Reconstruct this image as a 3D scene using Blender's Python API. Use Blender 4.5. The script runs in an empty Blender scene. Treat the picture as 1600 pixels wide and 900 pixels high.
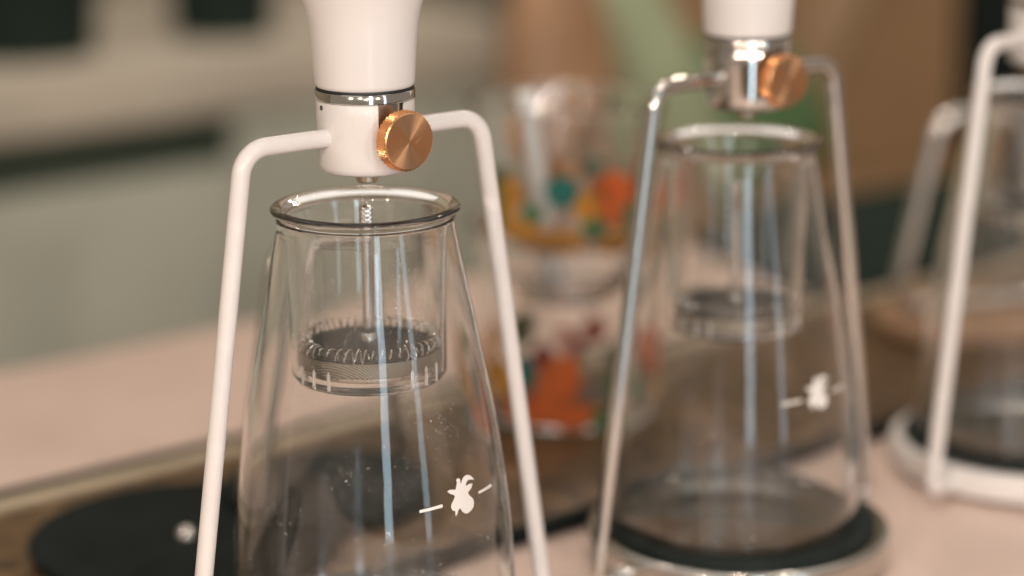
import bpy, bmesh, math, random
from mathutils import Vector, Matrix
R = math.radians
random.seed(7)
scene = bpy.context.scene
col = scene.collection

# ------------------------------------------------------------------ camera
cam_data = bpy.data.cameras.new('camera')
cam = bpy.data.objects.new('camera', cam_data)
col.objects.link(cam)
cam_data.sensor_width = 36.0
cam_data.lens = 36.0 * 3525.7 / 1600.0
cam_data.clip_start = 0.02
cam_data.clip_end = 60
cam.matrix_world = (Matrix.Translation((0, 0, 0.42224)) @ Matrix.Rotation(math.pi / 2 - 0.24968, 4, 'X')
                    @ Matrix.Rotation(-0.00775, 4, 'Z'))
cam_data.dof.use_dof = True
cam_data.dof.focus_distance = 0.945
cam_data.dof.aperture_fstop = 2.55
cam_data.dof.aperture_blades = 0
scene.camera = cam

# ------------------------------------------------------------------ world, lamps, exposure
world = bpy.data.worlds.new('World')
scene.world = world
world.use_nodes = True
bg = world.node_tree.nodes['Background']
bg.inputs[0].default_value = (1.0, 0.84, 0.68, 1)
bg.inputs[1].default_value = 0.31

def area(name, loc, target, sx, sy, power, colour):
    d = bpy.data.lights.new(name, 'AREA')
    d.shape = 'RECTANGLE'; d.size = sx; d.size_y = sy; d.energy = power; d.color = colour
    o = bpy.data.objects.new(name, d); col.objects.link(o)
    o.location = loc
    o.rotation_euler = (Vector(target) - Vector(loc)).to_track_quat('-Z', 'Y').to_euler()
    return o

area('tall_window_lamp', (0.40, -0.58, 0.35), (0.0, 1.0, 0.2), 0.19, 2.2, 6.0, (0.66, 0.86, 1.0))
area('side_window_lamp', (1.15, -0.10, 0.35), (0.0, 1.0, 0.2), 0.15, 2.2, 2.6, (0.66, 0.86, 1.0))
area('soft_front_lamp', (-0.9, -0.2, 1.9), (0.05, 1.2, 0.1), 1.6, 1.2, 3, (1.0, 0.90, 0.82))
area('overhead_fill_lamp', (0.2, 1.7, 2.6), (0.2, 1.7, 0.0), 3.6, 3.6, 32, (1.0, 0.93, 0.86))  # unseen fill added overhead to make up for the dim world light

def bulb(loc, power):
    d = bpy.data.lights.new('ceiling_bulb', 'POINT')
    d.energy = power; d.shadow_soft_size = 0.035; d.color = (1.0, 0.84, 0.70)
    o = bpy.data.objects.new('ceiling_bulb', d); col.objects.link(o); o.location = loc
for L in ((-1.25, -1.15, 1.05), (-0.45, -1.75, 1.25), (0.25, -1.85, 1.00), (0.75, -1.70, 1.20), (1.35, -1.20, 1.00)):
    bulb(L, 46.0)
for L in ((-0.15, 2.05, 1.15), (0.45, 2.15, 1.20), (0.1, 0.75, 1.5)):
    bulb(L, 7.0)

scene.view_settings.view_transform = 'Standard'
scene.view_settings.look = 'None'
scene.view_settings.exposure = 0.0
scene.view_settings.gamma = 1.0
scene.view_settings.use_curve_mapping = False
scene.render.engine = 'CYCLES'
cy = scene.cycles
cy.max_bounces = 28; cy.transmission_bounces = 24; cy.transparent_max_bounces = 16
cy.glossy_bounces = 8; cy.diffuse_bounces = 4
cy.caustics_reflective = True; cy.caustics_refractive = True
cy.blur_glossy = 0.3
cy.sample_clamp_indirect = 60.0
cy.use_denoising = True
try:
    cy.denoiser = 'OPENIMAGEDENOISE'
except Exception:
    pass

# ------------------------------------------------------------------ materials
def new_mat(name):
    m = bpy.data.materials.new(name); m.use_nodes = True
    nt = m.node_tree
    return m, nt, nt.nodes['Principled BSDF'], nt.nodes['Material Output']

def mat(name, colour, rough=0.5, metal=0.0, var=0.06, scale=40.0, bump=0.0, bscale=200.0, coat=0.0, rvar=0.08, aniso=0.0, spec=0.5):
    m, nt, b, out = new_mat(name)
    tc = nt.nodes.new('ShaderNodeTexCoord')
    n = nt.nodes.new('ShaderNodeTexNoise'); n.inputs['Scale'].default_value = scale; n.inputs['Detail'].default_value = 5
    nt.links.new(tc.outputs['Object'], n.inputs['Vector'])
    r = nt.nodes.new('ShaderNodeValToRGB')
    r.color_ramp.elements[0].position = 0.3; r.color_ramp.elements[1].position = 0.7
    r.color_ramp.elements[0].color = tuple(c * (1 - var) for c in colour) + (1,)
    r.color_ramp.elements[1].color = tuple(min(1, c * (1 + var)) for c in colour) + (1,)
    nt.links.new(n.outputs['Fac'], r.inputs['Fac'])
    nt.links.new(r.outputs['Color'], b.inputs['Base Color'])
    mr = nt.nodes.new('ShaderNodeMapRange')
    mr.inputs['To Min'].default_value = max(0.02, rough - rvar); mr.inputs['To Max'].default_value = min(1, rough + rvar)
    nt.links.new(n.outputs['Fac'], mr.inputs['Value'])
    nt.links.new(mr.outputs['Result'], b.inputs['Roughness'])
    b.inputs['Metallic'].default_value = metal
    b.inputs['Coat Weight'].default_value = coat
    b.inputs['Anisotropic'].default_value = aniso
    b.inputs['Specular IOR Level'].default_value = spec
    if bump > 0:
        n2 = nt.nodes.new('ShaderNodeTexNoise'); n2.inputs['Scale'].default_value = bscale; n2.inputs['Detail'].default_value = 3
        nt.links.new(tc.outputs['Object'], n2.inputs['Vector'])
        bp = nt.nodes.new('ShaderNodeBump'); bp.inputs['Strength'].default_value = bump; bp.inputs['Distance'].default_value = 0.001
        nt.links.new(n2.outputs['Fac'], bp.inputs['Height'])
        nt.links.new(bp.outputs['Normal'], b.inputs['Normal'])
    return m

def glass_mat(name, tint=(0.998, 0.999, 0.997), dust=0.0, wave=0.32, wscale=34, ior=1.47):
    m, nt, b, out = new_mat(name)
    g = nt.nodes.new('ShaderNodeBsdfGlass'); g.inputs['IOR'].default_value = ior
    g.inputs['Roughness'].default_value = 0.0; g.inputs['Color'].default_value = tint + (1,)
    nt.nodes.remove(b)
    # very faint waviness of blown glass
    tc = nt.nodes.new('ShaderNodeTexCoord')
    n = nt.nodes.new('ShaderNodeTexNoise'); n.inputs['Scale'].default_value = wscale; n.inputs['Detail'].default_value = 1
    nt.links.new(tc.outputs['Object'], n.inputs['Vector'])
    bp = nt.nodes.new('ShaderNodeBump'); bp.inputs['Strength'].default_value = wave; bp.inputs['Distance'].default_value = 0.0006
    nt.links.new(n.outputs['Fac'], bp.inputs['Height'])
    nt.links.new(bp.outputs['Normal'], g.inputs['Normal'])
    if dust > 0:
        v = nt.nodes.new('ShaderNodeTexNoise'); v.inputs['Scale'].default_value = 650; v.inputs['Detail'].default_value = 2
        big = nt.nodes.new('ShaderNodeTexNoise'); big.inputs['Scale'].default_value = 38; big.inputs['Detail'].default_value = 3
        nt.links.new(tc.outputs['Object'], v.inputs['Vector']); nt.links.new(tc.outputs['Object'], big.inputs['Vector'])
        r1 = nt.nodes.new('ShaderNodeMapRange'); r1.inputs['From Min'].default_value = 0.63; r1.inputs['From Max'].default_value = 0.74
        r2 = nt.nodes.new('ShaderNodeMapRange'); r2.inputs['From Min'].default_value = 0.45; r2.inputs['From Max'].default_value = 0.7
        nt.links.new(v.outputs['Fac'], r1.inputs['Value']); nt.links.new(big.outputs['Fac'], r2.inputs['Value'])
        mu = nt.nodes.new('ShaderNodeMath'); mu.operation = 'MULTIPLY'
        nt.links.new(r1.outputs['Result'], mu.inputs[0]); nt.links.new(r2.outputs['Result'], mu.inputs[1])
        mu2 = nt.nodes.new('ShaderNodeMath'); mu2.operation = 'MULTIPLY'; mu2.inputs[1].default_value = dust
        nt.links.new(mu.outputs[0], mu2.inputs[0])
        haze_film = nt.nodes.new('ShaderNodeMath'); haze_film.operation = 'MULTIPLY_ADD'; haze_film.inputs[1].default_value = 0.02  # thin smudge layer that also paints a milky haze over the glass
        nt.links.new(r2.outputs['Result'], haze_film.inputs[0]); nt.links.new(mu2.outputs[0], haze_film.inputs[2])
        d = nt.nodes.new('ShaderNodeBsdfDiffuse'); d.inputs['Color'].default_value = (0.75, 0.7, 0.65, 1)
        mx = nt.nodes.new('ShaderNodeMixShader')
        nt.links.new(haze_film.outputs[0], mx.inputs['Fac']); nt.links.new(g.outputs[0], mx.inputs[1]); nt.links.new(d.outputs[0], mx.inputs[2])
        nt.links.new(mx.outputs[0], out.inputs['Surface'])
    else:
        nt.links.new(g.outputs[0], out.inputs['Surface'])
    return m

def paint_mat(name, colour):
    m, nt, b, out = new_mat(name)
    b.inputs['Roughness'].default_value = 0.35
    tc = nt.nodes.new('ShaderNodeTexCoord')
    n = nt.nodes.new('ShaderNodeTexNoise'); n.inputs['Scale'].default_value = 60
    nt.links.new(tc.outputs['Object'], n.inputs['Vector'])
    r = nt.nodes.new('ShaderNodeValToRGB')
    r.color_ramp.elements[0].position = 0.35; r.color_ramp.elements[1].position = 0.65
    r.color_ramp.elements[0].color = tuple(c * 0.8 for c in colour) + (1,)
    r.color_ramp.elements[1].color = tuple(min(1, c * 1.15) for c in colour) + (1,)
    nt.links.new(n.outputs['Fac'], r.inputs['Fac']); nt.links.new(r.outputs['Color'], b.inputs['Base Color'])
    t = nt.nodes.new('ShaderNodeBsdfTranslucent'); nt.links.new(r.outputs['Color'], t.inputs['Color'])
    mx = nt.nodes.new('ShaderNodeMixShader'); mx.inputs['Fac'].default_value = 0.5
    nt.links.new(b.outputs[0], mx.inputs[1]); nt.links.new(t.outputs[0], mx.inputs[2])
    nt.links.new(mx.outputs[0], out.inputs['Surface'])
    return m

M = {}
M['white'] = mat('white_enamel', (0.75, 0.715, 0.70), 0.34, 0, 0.03, 120, 0.10, 700, coat=0.25, rvar=0.08)
M['ceramic'] = mat('white_ceramic', (0.75, 0.715, 0.70), 0.36, 0, 0.012, 60, 0.03, 200, coat=0.2, rvar=0.04)
M['chrome'] = mat('polished_steel', (0.62, 0.60, 0.57), 0.10, 1, 0.04, 30, rvar=0.05)
M['steel'] = mat('brushed_steel', (0.50, 0.47, 0.43), 0.24, 1, 0.08, 70)
M['dark_steel'] = mat('dark_steel', (0.008, 0.012, 0.011), 0.6, 0, 0.4, 400, 0.3, 2500, spec=0.25)
M['wire'] = mat('spring_wire', (0.60, 0.56, 0.50), 0.2, 1, 0.1, 60)
M['champagne'] = mat('champagne_metal', (0.62, 0.50, 0.38), 0.35, 1, 0.1, 200)
M['rubber'] = mat('black_rubber', (0.016, 0.022, 0.021), 0.7, 0, 0.2, 60, 0.2, 800, spec=0.15)
M['seal'] = mat('black_seal', (0.012, 0.013, 0.013), 0.5)
M['glass'] = glass_mat('clear_glass', dust=0.5)
M['glass_far'] = glass_mat('clear_glass_plain')
M['glass_blown'] = glass_mat('hand_blown_glass', wave=0.9, wscale=70, ior=1.68)
M['slot_pale'] = mat('pale_slot_strip', (0.72, 0.68, 0.64), 0.5)
M['print'] = mat('white_print', (0.82, 0.79, 0.77), 0.5, 0, 0.02)
M['table'] = mat('pale_laminate', (0.67, 0.515, 0.445), 0.38, 0, 0.05, 14, 0.03, 300)
M['bronze'] = mat('brown_tray_metal', (0.105, 0.060, 0.026), 0.42, 0.0, 0.75, 70, 0.6, 90, spec=0.35)
M['tray_rim'] = mat('pale_tray_rim', (0.52, 0.43, 0.31), 0.35, 0.35, 0.12, 30)
M['black'] = mat('black_plastic', (0.010, 0.014, 0.013), 0.8, 0, 0.3, 30, spec=0.1)

def knob_mat(name, face):
    m, nt, b, out = new_mat(name)
    tc = nt.nodes.new('ShaderNodeTexCoord')
    b.inputs['Metallic'].default_value = 1.0
    n = nt.nodes.new('ShaderNodeTexNoise'); n.inputs['Scale'].default_value = 150
    nt.links.new(tc.outputs['Object'], n.inputs['Vector'])
    r = nt.nodes.new('ShaderNodeValToRGB')
    c = (0.80, 0.44, 0.24) if face else (0.80, 0.38, 0.17)
    r.color_ramp.elements[0].color = tuple(x * 0.93 for x in c) + (1,); r.color_ramp.elements[1].color = tuple(x * 1.07 for x in c) + (1,)
    nt.links.new(n.outputs['Fac'], r.inputs['Fac']); nt.links.new(r.outputs['Color'], b.inputs['Base Color'])
    if face:
        b.inputs['Roughness'].default_value = 0.26
        b.inputs['Anisotropic'].default_value = 0.97
        tg = nt.nodes.new('ShaderNodeTangent'); tg.direction_type = 'RADIAL'; tg.axis = 'Z'
        nt.links.new(tg.outputs[0], b.inputs['Tangent'])
    else:
        b.inputs['Roughness'].default_value = 0.28
    return m
M['copper_face'] = knob_mat('copper_turned_face', True)
M['copper'] = knob_mat('copper_knurl', False)

def weave_mat():
    m, nt, b, out = new_mat('woven_steel')
    tc = nt.nodes.new('ShaderNodeTexCoord')
    w = nt.nodes.new('ShaderNodeTexWave'); w.wave_type = 'BANDS'; w.bands_direction = 'DIAGONAL'
    w.inputs['Scale'].default_value = 520; w.inputs['Distortion'].default_value = 0.6
    nt.links.new(tc.outputs['Object'], w.inputs['Vector'])
    r = nt.nodes.new('ShaderNodeValToRGB')
    r.color_ramp.elements[0].color = (0.22, 0.19, 0.15, 1); r.color_ramp.elements[1].color = (0.52, 0.47, 0.38, 1)
    nt.links.new(w.outputs['Fac'], r.inputs['Fac']); nt.links.new(r.outputs['Color'], b.inputs['Base Color'])
    bp = nt.nodes.new('ShaderNodeBump'); bp.inputs['Strength'].default_value = 0.6; bp.inputs['Distance'].default_value = 0.0003
    nt.links.new(w.outputs['Fac'], bp.inputs['Height']); nt.links.new(bp.outputs['Normal'], b.inputs['Normal'])
    b.inputs['Metallic'].default_value = 0.85; b.inputs['Roughness'].default_value = 0.42
    return m
M['weave'] = weave_mat()

# ------------------------------------------------------------------ mesh helpers
def link_mesh(name, me, material, parent=None, angle=38):
    me.materials.append(material)
    me.polygons.foreach_set('use_smooth', [True] * len(me.polygons))
    me.set_sharp_from_angle(angle=R(angle))
    o = bpy.data.objects.new(name, me); col.objects.link(o)
    if parent is not None:
        o.parent = parent
    return o

def mesh_of(name, verts, faces):
    me = bpy.data.meshes.new(name); me.from_pydata(verts, [], faces); me.validate(); me.update()
    bm = bmesh.new(); bm.from_mesh(me); bmesh.ops.recalc_face_normals(bm, faces=bm.faces); bm.to_mesh(me); bm.free()
    return me

def lathe(name, prof, material, parent=None, seg=96, angle=38):
    """prof: list of (r, z); points with r < 1e-6 become one pole vertex. A profile that starts and ends on
    the axis, or whose ends meet, gives a closed solid."""
    verts, rings, faces = [], [], []
    for r, z in prof:
        if r < 1e-6:
            rings.append([len(verts)]); verts.append((0, 0, z))
        else:
            rings.append(list(range(len(verts), len(verts) + seg)))
            verts += [(r * math.cos(2 * math.pi * k / seg), r * math.sin(2 * math.pi * k / seg), z) for k in range(seg)]
    def bridge(a, b):
        for k in range(seg):
            k2 = (k + 1) % seg
            if len(a) == 1 and len(b) == 1: return
            if len(a) == 1: faces.append((a[0], b[k], b[k2]))
            elif len(b) == 1: faces.append((a[k], b[0], a[k2]))
            else: faces.append((a[k], b[k], b[k2], a[k2]))
    for a, b in zip(rings, rings[1:]): bridge(a, b)
    if len(rings[0]) > 1 and len(rings[-1]) > 1: bridge(rings[-1], rings[0])
    return link_mesh(name, mesh_of(name, verts, faces), material, parent, angle)

def smooth_prof(pts, n=6):
    """Catmull-Rom through (r, z) points."""
    out = []
    P = [pts[0]] + list(pts) + [pts[-1]]
    for i in range(1, len(P) - 2):
        for k in range(n):
            t = k / n
            out.append(tuple(0.5 * (2 * P[i][j] + (P[i+1][j] - P[i-1][j]) * t + (2*P[i-1][j] - 5*P[i][j] + 4*P[i+1][j] - P[i+2][j]) * t*t
                       + (3*P[i][j] - P[i-1][j] - 3*P[i+1][j] + P[i+2][j]) * t**3) for j in (0, 1)))
    out.append(pts[-1])
    return [(max(0, r), z) for r, z in out]

def arc(cx, cz, r, a0, a1, n=8):
    return [(cx + r * math.cos(R(a0 + (a1 - a0) * k / n)), cz + r * math.sin(R(a0 + (a1 - a0) * k / n))) for k in range(n + 1)]

def rounded_path(pts, radii, n=10):
    pts = [Vector(p) for p in pts]; out = [pts[0]]
    for i in range(1, len(pts) - 1):
        a, b, c = pts[i-1], pts[i], pts[i+1]; rad = radii[i-1]
        u, v = (a - b).normalized(), (c - b).normalized()
        th = u.angle(v); d = rad / math.tan(th / 2)
        p, q = b + u * d, b + v * d
        cen = b + (u + v).normalized() * rad / math.sin(th / 2)
        e0, e1 = (p - cen), (q - cen); ax = e0.cross(e1).normalized(); tot = e0.angle(e1)
        out += [cen + Matrix.Rotation(tot * k / n, 3, ax) @ e0 for k in range(n + 1)]
    out.append(pts[-1]); return out

def tube(name, path, r, material, parent=None, seg=24, closed=False):
    path = [Vector(p) for p in path]; n = len(path)
    verts, faces = [], []
    t0 = (path[1] - path[0]).normalized()
    nrm = t0.orthogonal().normalized()
    prev = t0
    for i, p in enumerate(path):
        if closed: t = (path[(i+1) % n] - path[i-1]).normalized()
        else: t = (path[min(i+1, n-1)] - path[max(i-1, 0)]).normalized()
        nrm = prev.rotation_difference(t) @ nrm; nrm = (nrm - t * nrm.dot(t)).normalized(); prev = t
        bn = t.cross(nrm)
        for k in range(seg):
            a = 2 * math.pi * k / seg
            verts.append(p + (nrm * math.cos(a) + bn * math.sin(a)) * r)
    for i in range(n if closed else n - 1):
        j = (i + 1) % n
        for k in range(seg):
            k2 = (k + 1) % seg
            faces.append((i*seg+k, i*seg+k2, j*seg+k2, j*seg+k))
    if not closed:
        faces.append(tuple(range(seg))); faces.append(tuple((n-1)*seg + k for k in range(seg)))
    return link_mesh(name, mesh_of(name, verts, faces), material, parent, 50)

def box(name, x0, x1, y0, y1, z0, z1, material, parent=None, bev=0.003, seg=3):
    bm = bmesh.new()
    bmesh.ops.create_cube(bm, size=1)
    for v in bm.verts:
        v.co = Vector(((x0+x1)/2 + v.co.x*(x1-x0), (y0+y1)/2 + v.co.y*(y1-y0), (z0+z1)/2 + v.co.z*(z1-z0)))
    if bev: bmesh.ops.bevel(bm, geom=bm.edges[:], offset=bev, segments=seg, profile=0.5, affect='EDGES')
    me = bpy.data.meshes.new(name); bm.to_mesh(me); bm.free()
    return link_mesh(name, me, material, parent, 50)

def empty(name, loc=(0, 0, 0), rz=0.0):
    o = bpy.data.objects.new(name, None); col.objects.link(o)
    o.location = loc; o.rotation_euler = (0, 0, rz); o.empty_display_size = 0.02
    return o

def tag(o, label, cat, group=None, kind=None):
    if label: o['label'] = label
    if cat: o['category'] = cat
    if group: o['group'] = group
    if kind: o['kind'] = kind
    return o

# The counter, the tray and the furniture behind all run parallel, 39 degrees from the picture plane.
YAW = R(39)
def W(t, o, z=0.0):
    return (t * math.cos(YAW) - o * math.sin(YAW), t * math.sin(YAW) + o * math.cos(YAW), z)

# ------------------------------------------------------------------ the setting
tb = box('counter_top', -1.2, 2.6, 0.2, 1.337, -0.04, 0.0, M['table'], bev=0.004)
tb.rotation_euler.z = YAW
tag(tb, 'pale pink laminate counter top', None, kind='structure')

M['wall'] = mat('olive_grey_wall', (0.37, 0.335, 0.255), 0.8, 0, 0.06, 2)
wl = box('back_wall', -3.5, 7.5, 3.3, 3.4, -1.5, 2.2, M['wall'], bev=0)
wl.rotation_euler.z = YAW
tag(wl, 'plain olive grey wall behind the counter', None, kind='structure')

fl = box('floor', -6, 8, -7, 6, -1.06, -1.0, mat('brown_floor', (0.24, 0.18, 0.125), 0.55, 0, 0.2, 2), bev=0)
fl.rotation_euler.z = YAW
tag(fl, 'dark brown floor', None, kind='structure')

# ------------------------------------------------------------------ tray lying on the counter
def make_tray():
    e = empty('serving_tray', W(0.9, 0.972, 0.0), YAW)
    tag(e, 'long brown tray with pale metal rim lying behind the brewers', 'tray')
    h = 0.1135; L0, L1 = -1.3, 0.62
    box('tray_floor', L0 + .01, L1 - .01, -h + .009, h - .0135, 0.001, 0.004, M['bronze'], e, 0.0005, 1)
    box('rim', L0, L1, h - 0.013, h, 0.001, 0.008, M['tray_rim'], e, 0.0015)
    box('rim', L0, L1, -h, -h + 0.009, 0.001, 0.009, M['black'], e, 0.0015)
    for x in (L0 + .0045, L1 - .0045):
        box('rim', x - .0045, x + .0045, -h + .0092, h - .0135, 0.001, 0.0078, M['tray_rim'], e, 0.0015)
    box('rim_shadow_strip', L0, L1, h + 0.0003, h + 0.0070, 0.001, 0.010, M['black'], e, 0.0008, 2)  # black strip put in as the shadow line behind the far rim
make_tray()

# ------------------------------------------------------------------ the brewers
Z_ARM, L_ARM, SLOPE = 0.2496, 0.0611, 0.1513
def make_brewer(pos, yaw, knob_deg, white, label):
    e = empty('coffee_brewer', (pos[0], pos[1], 0), yaw)
    tag(e, label, 'coffee maker', 'pour-over brewers standing in a row on the counter')
    fm = M['white'] if white else M['chrome']
    # base with recessed foot and rubber mat
    base = lathe('base', [(0, 0.003), (0.073, 0.003)] + arc(0.0755, 0.005, 0.002, -90, 0, 4) + arc(0.0745, 0.0150, 0.003, 0, 90, 5) + [(0.0705, 0.018), (0.0705, 0.0165), (0, 0.0165)], fm, e, 128)
    lathe('foot', [(0, 0.0002), (0.070, 0.0002), (0.070, 0.0028), (0, 0.0028)], M['seal'], base, 96)
    lathe('mat', [(0, 0.0168), (0.0695, 0.0168), (0.0700, 0.0175), (0.0700, 0.0208), (0.0690, 0.0215), (0.0585, 0.0215), (0.058, 0.0210), (0, 0.0210)], M['rubber'], base, 128)
    # two bent legs
    for s in (-1, 1):
        zb = 0.0095
        Lb = L_ARM + SLOPE * (Z_ARM - zb)
        path = rounded_path([(s * 0.0185, 0, Z_ARM), (s * L_ARM, 0, Z_ARM), (s * Lb, 0, zb), (s * 0.0765, 0, zb)], [0.0125, 0.006], 10)
        # finer straight run so shading stays even
        tube('leg', path, 0.0039, fm, e, 28)
    # valve body, open slot behind the knob
    ka = R(knob_deg)
    seg, zs = 144, [0.2338, 0.2347, 0.2368, 0.2420, 0.2470, 0.2520, 0.2570, 0.2640, 0.2644]
    rs = [0.0182, 0.0194, 0.0203, 0.0206, 0.0207, 0.0208, 0.0209, 0.0209, 0.0206]
    half = R(19)
    verts, faces = [], []
    for r, z in zip(rs, zs):
        for k in range(seg):
            a = ka + 2 * math.pi * (k - seg / 2 + 0.5) / seg
            verts.append((r * math.cos(a), r * math.sin(a), z))
    nz = len(zs)
    def idx(j, k): return j * seg + k % seg
    slot0 = 4
    for j in range(nz - 1):
        for k in range(seg):
            a = 2 * math.pi * (k + 1 - seg / 2) / seg
            hw = half - (R(4.0) if j == nz - 2 and False else 0)
            if j >= slot0 and abs(a) < hw: continue
            faces.append((idx(j, k), idx(j, k+1), idx(j+1, k+1), idx(j+1, k)))
    faces.append(tuple(idx(0, k) for k in range(seg)))
    me = mesh_of('valve_body', verts, faces)
    bm = bmesh.new(); bm.from_mesh(me)
    bmesh.ops.recalc_face_normals(bm, faces=bm.faces)
    bmesh.ops.solidify(bm, geom=bm.faces[:], thickness=0.0011)
    bm.to_mesh(me); bm.free()
    body = link_mesh('valve_body', me, fm, e, 45)
    lathe('valve_core', [(0, 0.2375), (0.0188, 0.2375), (0.0188, 0.2650), (0, 0.2650)], M['steel'], body, 96)
    lathe('collar_ring', [(0.017, 0.2646), (0.0209, 0.2646), (0.0213, 0.2650), (0.0213, 0.2684), (0.0210, 0.2688), (0.017, 0.2688)], M['chrome'], e, 128)
    lathe('gasket', [(0.016, 0.2684), (0.0207, 0.2689), (0.0209, 0.2692), (0.0207, 0.2700), (0.016, 0.2700)], M['seal'], e, 96)
    lathe('drain_nut', [(0, 0.2283), (0.0040, 0.2283), (0.0046, 0.2289), (0.0047, 0.2345), (0, 0.2345)], M['champagne'], e, 6 * 8)
    # ceramic cone with wall thickness
    outer = smooth_prof([(0.0204, 0.2700), (0.0211, 0.2712), (0.0214, 0.2740), (0.0223, 0.2880), (0.0235, 0.2985), (0.0257, 0.3075), (0.0290, 0.3165), (0.0345, 0.3270), (0.0420, 0.3380), (0.0500, 0.3490), (0.0580, 0.3600), (0.0640, 0.3690)], 5)
    inner = [(r - 0.0035, z + 0.0015) for r, z in reversed(outer[3:])]
    lathe('dripper_cone', outer + arc(0.0622, 0.3697, 0.0017, 0, 180, 6) + inner[1:] + [(0.006, 0.2735), (0.006, 0.2700)], M['ceramic'], e, 128)
    # knob on its shaft, pointing away from the body
    kn = empty('knob', (0, 0, 0)); kn.parent = e
    d = Vector((math.cos(ka), math.sin(ka), 0))
    kn.matrix_local = Matrix.Translation(Vector((0, 0, 0.2502)) + d * 0.0205) @ d.to_track_quat('Z', 'Y').to_matrix().to_4x4()
    lathe('shaft', [(0, -0.003), (0.0045, -0.003), (0.0045, 0.0058), (0, 0.0058)], M['chrome'], kn, 32)
    nu, nv, rk = 72, 9, 0.0121
    v2, f2 = [], []
    for j in range(nv):
        z = 0.0055 + 0.0060 * j / (nv - 1)
        for k in range(nu):
            hgt = 0.0008 if (k + j) % 2 == 0 else 0.0
            if j in (0, nv - 1): hgt = 0.0
            a = 2 * math.pi * k / nu
            v2.append(((rk + hgt) * math.cos(a), (rk + hgt) * math.sin(a), z))
    for j in range(nv - 1):
        for k in range(nu):
            a, b, c, dd = j*nu+k, j*nu+(k+1) % nu, (j+1)*nu+(k+1) % nu, (j+1)*nu+k
            if (k + j) % 2 == 0: f2 += [(a, b, dd), (b, c, dd)]
            else: f2 += [(a, b, c), (a, c, dd)]
    f2.append(tuple(range(nu)))
    kr = link_mesh('knurled_rim', mesh_of('knurled_rim', v2, f2), M['copper'], kn, 12)
    lathe('face', [(0, 0.0108), (rk - 0.00005, 0.0108), (rk - 0.00005, 0.0116), (rk - 0.0005, 0.0120), (0, 0.0120)], M['copper_face'], kn, 128, 25)
    # small vent hole beside the arm, and a tick scratched on the knob face
    va = R(174)
    vh = lathe('vent_hole', [(0.0005, 0), (0.0010, 0), (0.0010, 0.0004), (0.0005, 0.0004)], M['seal'], body, 20)
    vd = Vector((math.cos(va), math.sin(va), 0))
    vh.matrix_local = Matrix.Translation(vd * 0.0208 + Vector((0, 0, 0.2622))) @ vd.to_track_quat('Z', 'Y').to_matrix().to_4x4()
    if white:
        sk = box('scratch', -0.0021, 0.0021, -0.00016, 0.00016, 0.0, 0.00012, M['champagne'], kn, 0)
        sk.location = (0.0048, 0.0004, 0.01201); sk.rotation_euler.z = R(38)
    return e

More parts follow.
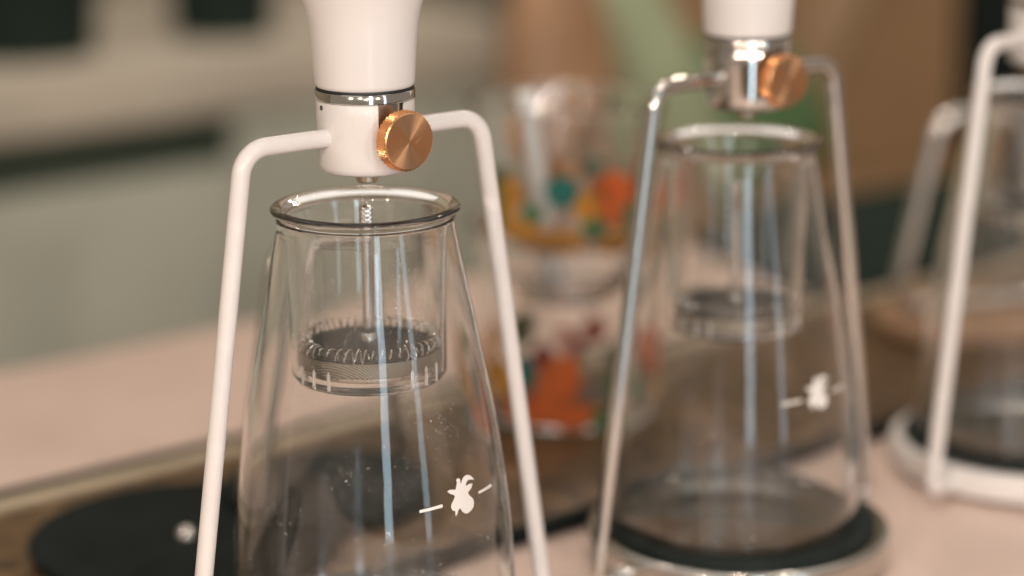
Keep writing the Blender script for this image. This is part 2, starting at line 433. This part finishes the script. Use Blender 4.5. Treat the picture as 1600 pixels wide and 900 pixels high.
Z0 = 0.0213
def make_flask(pos, rot, label, gm, print_label):
    e = empty('glass_flask', (pos[0], pos[1], 0), rot)
    tag(e, label, 'flask', 'conical glass flasks of the brewers')
    outer = [(0, Z0 + .0012), (0.030, Z0 + .0010), (0.0550, Z0), (0.0585, Z0 + .0004)] + smooth_prof([(0.0602, Z0 + .0013), (0.0626, Z0 + .0040), (0.0637, Z0 + .0090), (0.0639, Z0 + .0165), (0.0634, 0.0470)], 4)[:-1] \
        + smooth_prof([(0.0634, 0.0470), (0.0602, 0.0865), (0.0548, 0.1250), (0.0480, 0.1600), (0.0402, 0.2000), (0.0387, 0.2078), (0.0386, 0.2118)], 8)
    lip = arc(0.0378, 0.2124, 0.0008, 0, 180, 6)
    th = 0.0017
    inner = [(r - th, z) for r, z in reversed(outer[7:])]
    inner += [(0.0600, Z0 + .0060), (0.0570, Z0 + .0035), (0.052, Z0 + .0028), (0.0, Z0 + .0030)]
    lathe('flask_wall', outer + lip + inner[0:], gm, e, 160, 60)
    wall = [q for q in outer if q[1] > 0.04]
    def rad(z): # outer radius of the printed stretch
        for (r0, z0), (r1, z1) in zip(wall, wall[1:]):
            if z0 <= z <= z1: return r0 + (r1 - r0) * (z - z0) / (z1 - z0)
    goat = [(-0.9319,0.1038),(-0.9065,0.1043),(-0.8547,0.1037),(-0.8446,0.1051),(-0.8343,0.1065),(-0.8406,0.1074),(-0.8339,0.1081),(-0.8163,0.1081),(-0.8036,0.1075),(-0.8044,0.1058),(-0.7982,0.1054),(-0.7881,0.1065),(-0.7700,0.1078),(-0.7381,0.1084),(-0.7040,0.1079),(-0.6757,0.1066),(-0.6597,0.1051),(-0.6867,0.1057),(-0.7175,0.1061),(-0.7382,0.1057),(-0.7531,0.1045),(-0.7513,0.1038),(-0.7155,0.1042),(-0.6829,0.1039),(-0.6972,0.1024),(-0.7197,0.1015),(-0.7401,0.1010),(-0.7327,0.0997),(-0.7164,0.0987),(-0.6963,0.0976),(-0.6880,0.0959),(-0.6992,0.0940),(-0.7261,0.0928),(-0.7648,0.0921),(-0.7925,0.0925),(-0.8168,0.0938),(-0.8274,0.0951),(-0.8392,0.0953),(-0.8525,0.0945),(-0.8619,0.0932),(-0.8765,0.0925),(-0.8787,0.0936),(-0.8754,0.0946),(-0.8997,0.0953),(-0.9112,0.0968),(-0.9034,0.0981),(-0.8829,0.0995),(-0.8680,0.1009),(-0.8759,0.1017),(-0.9040,0.1024)]
    dash1 = [(-1.1678,0.0983),(-0.9826,0.0990),(-0.9819,0.0977),(-1.1666,0.0971)]
    dash2 = [(-0.6279,0.0994),(-0.4506,0.0998),(-0.4396,0.0985),(-0.6228,0.0984)]
    def printed(name, poly, lab):
        bm = bmesh.new()
        vs = [bm.verts.new((a, z * 20, 0)) for a, z in poly]
        f = bm.faces.new(vs)
        bmesh.ops.triangulate(bm, faces=[f])
        # split so the print follows the curve of the glass
        for _ in range(3):
            long = [ed for ed in bm.edges if abs(ed.verts[0].co.x - ed.verts[1].co.x) > 0.05]
            if long: bmesh.ops.subdivide_edges(bm, edges=long, cuts=1)
            bmesh.ops.triangulate(bm, faces=bm.faces[:])
        r = bmesh.ops.extrude_face_region(bm, geom=bm.faces[:])
        top = {v for v in r['geom'] if isinstance(v, bmesh.types.BMVert)}
        for v in bm.verts:
            z = v.co.y / 20; rr = rad(z) + (0.00022 if v in top else 0.00006)
            a = v.co.x
            v.co = (rr * math.cos(a), rr * math.sin(a), z)
        bmesh.ops.recalc_face_normals(bm, faces=bm.faces)
        me = bpy.data.meshes.new(name); bm.to_mesh(me); bm.free()
        o = link_mesh(name, me, M['print'], e, 30)
        if lab: o['label'] = lab
    printed('goat_emblem', goat, 'white goat head emblem printed on the glass')
    printed('level_mark', dash1, None); printed('level_mark', dash2, None)
    return e

def make_cup(pos, rot, zb, label, gm):
    e = empty('brewing_cup', (pos[0], pos[1], 0), rot)
    tag(e, label, 'glass cup', 'glass brewing cups seated in the flask necks')
    bead = [(0.0382 + 0.0029 * math.cos(R(a)), 0.2167 + 0.0015 * math.sin(R(a))) for a in range(-60, 171, 15)]
    th = 0.0018
    body = smooth_prof([(0.0285, zb), (0.0315, zb + .0008), (0.0333, zb + .0035), (0.0338, zb + .0080), (0.0343, 0.1900), (0.0347, 0.2055), (0.0357, 0.2120), (0.0376, 0.2143)], 5)
    inner = [(0.0349, 0.2150), (0.0338, 0.2120), (0.0329, 0.2055), (0.0325, 0.1900), (0.0320, zb + .0090), (0.0315, zb + .0045), (0.0300, zb + .0024), (0.0275, zb + .0018)]
    lathe('cup_wall', body + bead + smooth_prof(inner, 4) + [(0.0268, zb + 0.0009)], gm, e, 144, 60)
    for deg in (-56, -43, -30, 32, 45, 57, 125, 150, 180, 210, 235):  # reflective slots of the cup, their brightness painted as pale strips
        a = R(deg) - math.pi / 2 + R(3.5)
        r0 = 0.0340; w = 0.0007; h = 0.0085; z0 = zb + .0028
        vs, fs = [], []
        for dr in (0, 0.0004):
            for (x, z) in ((-w, 0), (w, 0), (w, h * .82), (0, h), (-w, h * .82)):
                aa = a + x / r0; vs.append(((r0 + dr) * math.cos(aa), (r0 + dr) * math.sin(aa), z0 + z))
        fs = [(0, 1, 2, 3, 4), (9, 8, 7, 6, 5)] + [(k, (k+1) % 5, 5 + (k+1) % 5, 5 + k) for k in range(5)]
        link_mesh('slot_strip', mesh_of('slot_strip', vs, fs), M['slot_pale'], e)
    return e

def make_filter(pos, rot, zm, label):
    """mesh disc with a spring round its edge and an upright rod"""
    e = empty('mesh_filter', (pos[0], pos[1], zm), rot)
    tag(e, label, 'filter', 'steel mesh filters inside the glass cups')
    lathe('mesh_disc', [(0, 0.0002), (0.010, 0.0), (0.0282, -0.0008), (0.0306, -0.0012), (0.0306, -0.0017), (0, -0.0010)], M['dark_steel'], e, 96)
    lathe('woven_band', [(0.0280, -0.0084), (0.0306, -0.0084), (0.0311, -0.0078), (0.0311, -0.0026), (0.0306, -0.0019), (0.0280, -0.0019)], M['weave'], e, 128)
    lathe('lower_ring', [(0.0272, -0.0108), (0.0292, -0.0108), (0.0296, -0.0102), (0.0296, -0.0086), (0.0272, -0.0086)], M['steel'], e, 128)
    turns = 50; path = []
    for k in range(turns * 12):
        a = 2 * math.pi * k / (turns * 12); b = turns * a
        rr = 0.0286 + 0.0026 * math.cos(b)
        path.append((rr * math.cos(a), rr * math.sin(a), 0.0010 + 0.0027 * math.sin(b + 0.7 * math.sin(7 * a) + 0.3 * math.sin(17 * a))))
    tube('spring', path, 0.00044, M['wire'], e, 6, closed=True)
    rod = lathe('rod', [(0, -0.0008), (0.0036, -0.0008), (0.0036, 0.0026), (0.0031, 0.0034), (0.0023, 0.0040), (0.0023, 0.0470), (0, 0.0470)], M['chrome'], e, 32)
    nu, nv = 20, 15; v2, f2 = [], []
    z0, z1 = 0.0465, 0.0600
    for j in range(nv):
        for k in range(nu):
            r = 0.0028 + (0.0003 if (k + j) % 2 == 0 else 0)
            a = 2 * math.pi * k / nu
            v2.append((r * math.cos(a), r * math.sin(a), z0 + (z1 - z0) * j / (nv - 1)))
    for j in range(nv - 1):
        for k in range(nu):
            a, b, c, dd = j*nu+k, j*nu+(k+1) % nu, (j+1)*nu+(k+1) % nu, (j+1)*nu+k
            if (k + j) % 2 == 0: f2 += [(a, b, dd), (b, c, dd)]
            else: f2 += [(a, b, c), (a, c, dd)]
    v2.append((0, 0, z1 + 0.0014)); t = len(v2) - 1
    f2 += [((nv-1)*nu+k, (nv-1)*nu+(k+1) % nu, t) for k in range(nu)]
    f2.append(tuple(range(nu)))
    link_mesh('grip', mesh_of('grip', v2, f2), M['chrome'], rod, 20)
    return e

DEV = [
    dict(p=(-0.0616, 0.9469), f=(-0.0627, 0.9484), yaw=38.3, kn=-91.2, white=True, zb=0.1408, zm=0.1572, frot=0.0, g='glass',
         n='white enamel brewer with sharp white legs and copper knob beside the brown tray'),
    dict(p=(0.1158, 1.0969), f=(0.1122, 1.0972), yaw=39.3, kn=-97.5, white=False, zb=0.1215, zm=0.1350, frot=-5.9, g='glass_far',
         n='polished steel brewer with chrome legs, white cone and copper knob'),
    dict(p=(0.2947, 1.2330), f=(0.2947, 1.2335), yaw=46.2, kn=-95.0, white=True, zb=0.1440, zm=0.1557, frot=60.0, g='glass_far',
         n='white enamel brewer with white round base, beyond the steel brewer'),
]
WHO = ['white brewer beside the brown tray', 'polished steel brewer', 'white brewer beyond the steel one']
for d, who in zip(DEV, WHO):
    make_brewer(d['p'], R(d['yaw']), d['kn'], d['white'], d['n'])
    make_flask(d['f'], R(d['frot']), 'empty conical glass flask with goat emblem standing in the ' + who, M[d['g']], None)
    make_cup(d['f'], 0.0, d['zb'], 'clear straight glass cup in the flask neck of the ' + who, M[d['g']])
    make_filter(d['f'], 0.3, d['zm'], 'mesh filter with upright rod in the cup of the ' + who)

# ------------------------------------------------------------------ painted glasses nested on the tray
PAINT = {
    'orange': paint_mat('orange_paint', (0.82, 0.24, 0.07)), 'amber': paint_mat('amber_paint', (0.84, 0.45, 0.08)),
    'yellow': paint_mat('yellow_paint', (0.84, 0.60, 0.22)), 'teal': paint_mat('teal_paint', (0.05, 0.26, 0.23)),
    'green': paint_mat('green_paint', (0.15, 0.34, 0.17)), 'red': paint_mat('red_paint', (0.72, 0.17, 0.08)),
}
def make_tumbler(pos, z, prof, label, petals, rot=0.0):
    e = empty('painted_glass', (pos[0], pos[1], z), rot)
    tag(e, label, 'drinking glass', 'painted glasses nested one in the other')
    outer = smooth_prof(prof, 6)
    th = 0.0034
    rim = arc(prof[-1][0] - th / 2, prof[-1][1] + 0.0003, th / 2, 0, 180, 6)
    inner = [(max(r - th, 0.0), zz + (0.004 if zz < 0.02 else 0.0)) for r, zz in reversed(outer) if r > 0.02]
    lathe('glass_wall', [(0, prof[0][1])] + outer + rim + inner + [(0, prof[0][1] + 0.0055)], M['glass_blown'], e, 96, 60)
    zs = [q[1] for q in outer]; rs = [q[0] for q in outer]
    def rad(zz):
        for i in range(len(zs) - 1):
            if zs[i] <= zz <= zs[i+1] and zs[i+1] > zs[i]:
                return rs[i] + (rs[i+1] - rs[i]) * (zz - zs[i]) / (zs[i+1] - zs[i])
        return rs[-1]
    for (deg, zc, w, h, tilt, c) in petals:
        vs, fs = [], []
        n, rings = 14, 3
        ct, st = math.cos(R(tilt)), math.sin(R(tilt))
        for lay in (0.0009, 0.0002):
            for q in range(rings + 1):
                for k in range(n if q else 1):
                    a = 2 * math.pi * k / n
                    x, y = w * q / rings * math.cos(a), h * q / rings * math.sin(a)
                    x, y = x * ct - y * st, x * st + y * ct
                    zz = min(max(zc + y, zs[0] + .001), zs[-1]); r = rad(zz) + lay
                    aa = R(deg) + x / max(rad(zc), .02)
                    vs.append((r * math.cos(aa), r * math.sin(aa), zz))
        per = 1 + rings * n
        for l in (0, 1):
            b = l * per
            for k in range(n): fs.append((b, b + 1 + k, b + 1 + (k + 1) % n))
            for q in range(rings - 1):
                for k in range(n):
                    fs.append((b+1+q*n+k, b+1+q*n+(k+1) % n, b+1+(q+1)*n+(k+1) % n, b+1+(q+1)*n+k))
        o = 1 + (rings - 1) * n
        for k in range(n): fs.append((o+k, o+(k+1) % n, per+o+(k+1) % n, per+o+k))
        link_mesh('painted_petal', mesh_of('painted_petal', vs, fs), PAINT[c], e)
    return e

GP = (0.033, 1.335)
low = [(0.049, 0.0), (0.0505, 0.002), (0.0512, 0.010), (0.0520, 0.050), (0.0530, 0.090), (0.0555, 0.108), (0.0590, 0.119)]
upp = [(0.020, 0.0), (0.030, 0.003), (0.0400, 0.014), (0.0452, 0.030), (0.0478, 0.045), (0.0500, 0.072), (0.0536, 0.098), (0.0590, 0.121)]
def petal_band(specs, seed):
    rnd = random.Random(seed); out = list(specs)
    deg = 10
    while deg < 175:
        out.append((deg, specs[0][1] + rnd.uniform(-.015, .02), rnd.uniform(.006, .011), rnd.uniform(.007, .014), rnd.uniform(-50, 50), rnd.choice(['orange', 'amber', 'yellow', 'green', 'red'])))
        deg += 19
    return out
low_p = petal_band([(-97, .030, .013, .020, -20, 'orange'), (-118, .012, .018, .009, 0, 'orange'), (-85, .010, .016, .008, 8, 'orange'), (-120, .037, .007, .010, 10, 'teal'),
         (-66, .008, .009, .007, 0, 'green'), (-44, .05, .008, .016, 10, 'orange'), (-160, .040, .010, .018, 0, 'amber'), (-22, .045, .009, .016, 0, 'red'),
         (-55, .026, .007, .010, 20, 'green'), (-140, .030, .008, .013, -10, 'amber'), (-12, .02, .010, .010, 0, 'yellow')], 3)
upp_p = petal_band([(-94, .076, .010, .010, 0, 'teal'), (-58, .070, .014, .018, 30, 'orange'), (-72, .054, .008, .007, 0, 'green'), (-125, .050, .017, .008, -8, 'amber'),
         (-97, .046, .018, .007, 0, 'amber'), (-150, .068, .010, .020, 20, 'green'), (-132, .070, .008, .014, -20, 'amber'), (-76, .066, .009, .010, 0, 'amber'), (-28, .078, .010, .016, -10, 'red'), (-40, .058, .008, .009, 0, 'green'),
         (-55, .044, .014, .007, 0, 'amber'), (-165, .045, .010, .010, 0, 'orange'), (-10, .06, .008, .012, 0, 'orange'), (-115, .062, .007, .006, 0, 'green')], 5)
make_tumbler(GP, 0.0045, low, 'lower painted glass with orange and teal petals standing on the brown tray', low_p)
make_tumbler(GP, 0.0760, upp, 'upper painted glass with rounded bottom nested inside the lower one', upp_p)

# ------------------------------------------------------------------ black round plate with a chrome stud on the tray
e = empty('round_plate', (-0.170, 1.103, 0.0042)); tag(e, 'black round plate with small chrome stud lying on the brown tray', 'plate')
lathe('disc', [(0, 0), (0.074, 0), (0.079, 0.002), (0.0805, 0.006), (0.079, 0.0075), (0.070, 0.0055), (0.0, 0.0045)], M['black'], e, 128)
lathe('stud', [(0, 0.0045), (0.0058, 0.0045), (0.0058, 0.0055)] + arc(0.0, 0.0055, 0.0056, 0, 90, 10)[1:-1] + [(0, 0.0111)], M['chrome'], e, 40)

# ------------------------------------------------------------------ small tube stand on a round wooden foot, far end of the tray
M['wood'] = mat('brown_wood', (0.34, 0.20, 0.115), 0.5, 0, 0.18, 30, 0.1, 100)
def make_stand(pos, yaw, label, foot, rf, rt, bar):
    e = empty('dripper_stand', (pos[0], pos[1], 0.0042), yaw); tag(e, label, 'stand', 'bent tube stands on the tray')
    lathe('round_foot', [(0, 0), (rf - .003, 0), (rf, 0.003), (rf, 0.009), (rf - .003, 0.012), (0, 0.012)], foot, e, 96)
    zb = 0.0125 + rt
    loop = [(0, 0, zb), (-0.056, 0, zb), (-0.028, 0, 0.150), (0.028, 0, 0.150), (0.056, 0, zb), (0.001, 0, zb)]
    if bar: tube('bent_tube', rounded_path(loop, [0.012, 0.020, 0.020, 0.012], 12), rt, M['chrome'], e, 24)
    else: tube('bent_tube', rounded_path([(-0.054, 0, 0.011)] + loop[2:4] + [(0.054, 0, 0.011)], [0.020, 0.020], 12), rt, M['steel'], e, 24)
make_stand((0.318, 1.520), R(15), 'small bent steel tube stand on a round brown wooden foot', M['wood'], 0.064, 0.0052, True)
make_stand((-0.1015, 1.172), YAW, 'small bent steel tube stand on a round black foot', M['black'], 0.058, 0.0042, False)

# ------------------------------------------------------------------ things far behind
M['deepgreen'] = mat('dark_green_paint', (0.018, 0.029, 0.023), 0.9, 0, 0.15, 10, spec=0.06)
e = empty('dark_board', W(1.62, 1.215, 0.0003), YAW); tag(e, 'flat dark green board at the far end of the counter', 'board')
box('board', -0.40, 0.60, -0.110, 0.112, 0, 0.008, M['deepgreen'], e, 0.002)  # thin dark board put in for the dark area at this counter end
for x in (-0.34, 0.54):
    lathe('stud', [(0, 0.0078), (0.005, 0.0078), (0.005, 0.0100), (0.004, 0.0110), (0, 0.0112)], M['steel'], e, 24).location = (x, 0, 0.0003)

M['cab_light'] = mat('pale_grey_front', (0.53, 0.48, 0.40), 0.6, 0, 0.04, 3)
M['cab'] = mat('grey_green_panel', (0.42, 0.43, 0.365), 0.6, 0, 0.05, 3)
M['cab_gap_shade'] = mat('painted_gap_shade', (0.035, 0.050, 0.034), 0.7)  # carcass coloured dark so the gap under the drawer reads as shadow
e = empty('low_cabinet', W(0.47, 2.267, -0.999), YAW); tag(e, 'grey green cabinet with pale top drawer and gap painted dark as shade', 'cabinet')
box('carcass', -1.2, 0.955, 0.03, 0.55, 0.0, 0.962, M['cab_gap_shade'], e, 0.003)
box('door', -1.2, -0.10, 0.0, 0.029, 0.02, 0.900, M['cab'], e, 0.004)
box('door', -0.094, 0.955, 0.0, 0.029, 0.02, 0.900, M['cab'], e, 0.004)
box('drawer_front', -1.2, 1.35, 0.0, 0.55, 0.9625, 1.042, M['cab_light'], e, 0.006)
box('side_panel', 0.9555, 1.35, 0.012, 0.55, 0.0, 0.962, M['cab'], e, 0.004)

def pot(loc, r, h, label):
    e = empty('plant_pot', loc); tag(e, label, 'pot', 'dark pots on the grey green cabinet')
    lathe('pot_wall', [(0, 0), (r * .8, 0), (r * .86, .004), (r, h * .9), (r * 1.06, h * .91), (r * 1.06, h), (r * .95, h), (r * .92, h * .85), (0, h * .84)], M['deepgreen'], e, 48)
    return e
pot(W(1.20, 2.36, 0.0435), 0.085, 0.16, 'wide dark green pot near the middle of the cabinet')
pot(W(1.46, 2.36, 0.0435), 0.070, 0.16, 'dark green pot by the end of the cabinet')

M['leather'] = mat('brown_leather', (0.36, 0.205, 0.11), 0.5, 0, 0.3, 12, 0.2, 60)
M['bench'] = mat('tan_upholstery', (0.345, 0.22, 0.118), 0.75, 0, 0.08, 5, 0.2, 200)
M['bench_pale'] = mat('pale_tan_streak', (0.42, 0.29, 0.18), 0.75, 0, 0.05, 5)
M['cushion'] = mat('pale_green_fabric', (0.31, 0.36, 0.23), 0.8, 0, 0.1, 14, 0.2, 200)
M['cushion_dark'] = mat('leaf_green_fabric', (0.075, 0.15, 0.06), 0.8, 0, 0.1, 14, 0.2, 200)

e = empty('upholstered_bench', W(2.7, 2.25, -1.0), YAW); tag(e, 'tan upholstered bench with high back behind the brewers', 'bench')
box('seat', -0.62, 2.2, -0.45, 0.10, 0.001, 0.72, M['bench'], e, 0.05, 5)
box('backrest', -0.62, 2.2, 0.105, 0.25, 0.001, 1.75, M['bench'], e, 0.05, 5)
sc_ = box('band', -0.05, 0.05, -0.006, 0.006, -0.42, 0.30, M['bench_pale'], None, 0.005)  # thin pale strip put in for the soft diagonal streak across the backrest
sc_.location = W(2.62, 2.335, 0.12); sc_.rotation_euler = (0, R(34), YAW)
tag(sc_, 'pale tan scarf hanging diagonally down the bench back', 'band')

def cushion(name, loc, rot, sx, sy, sz, m, label, cat, ex=0.55):
    bm = bmesh.new()
    bmesh.ops.create_uvsphere(bm, u_segments=40, v_segments=24, radius=1)
    for v in bm.verts:
        p = v.co
        q = Vector((math.copysign(abs(p.x) ** ex, p.x) * sx, math.copysign(abs(p.y) ** 1.0, p.y) * sy, math.copysign(abs(p.z) ** ex, p.z) * sz))
        v.co = q
    me = bpy.data.meshes.new(name); bm.to_mesh(me); bm.free()
    o = link_mesh(name, me, m, None, 80)
    o.location = loc; o.rotation_euler = rot
    return tag(o, label, cat)
cushion('cushion', (0.050, 2.36, 0.03), (R(-6), R(4), YAW), 0.070, 0.05, 0.15, M['leather'], 'brown leather cushion standing on the bench', 'cushion', 0.9)
cushion('cushion', (0.150, 2.44, 0.05), (R(-8), R(-25), YAW * .6), 0.052, 0.04, 0.16, M['cushion'], 'pale green cushion leaning on the bench back', 'cushion', 0.75)
cushion('cushion', (0.255, 2.52, -0.03), (R(-8), R(-35), YAW * .6), 0.10, 0.05, 0.10, M['cushion_dark'], 'leaf green cushion behind the pale green one', 'cushion')
cushion('bag', (0.565, 2.62, 0.03), (0, 0, YAW), 0.040, 0.04, 0.17, M['black'], 'slim black bag standing on the bench', 'bag')
# white spoon shape added for the bright stroke in the upper painted glass
e = empty('stroke_spoon', (0.026, 1.318, 0.0845)); tag(e, 'added white spoon shape giving the bright stroke in the upper painted glass', 'spoon')
M['spoon'] = mat('white_glaze', (0.90, 0.90, 0.89), 0.25, 0, 0.02)
e.rotation_euler = (R(6), R(-9), R(10))
tube('handle', [(0, 0, 0.02), (0, 0, 0.05), (0, 0, 0.09), (0, 0, 0.125)], 0.0058, M['spoon'], e, 20)
lathe('bowl', [(0, 0.0), (0.006, 0.001), (0.0095, 0.007), (0.0095, 0.013), (0.006, 0.020), (0, 0.0215)], M['spoon'], e, 32)
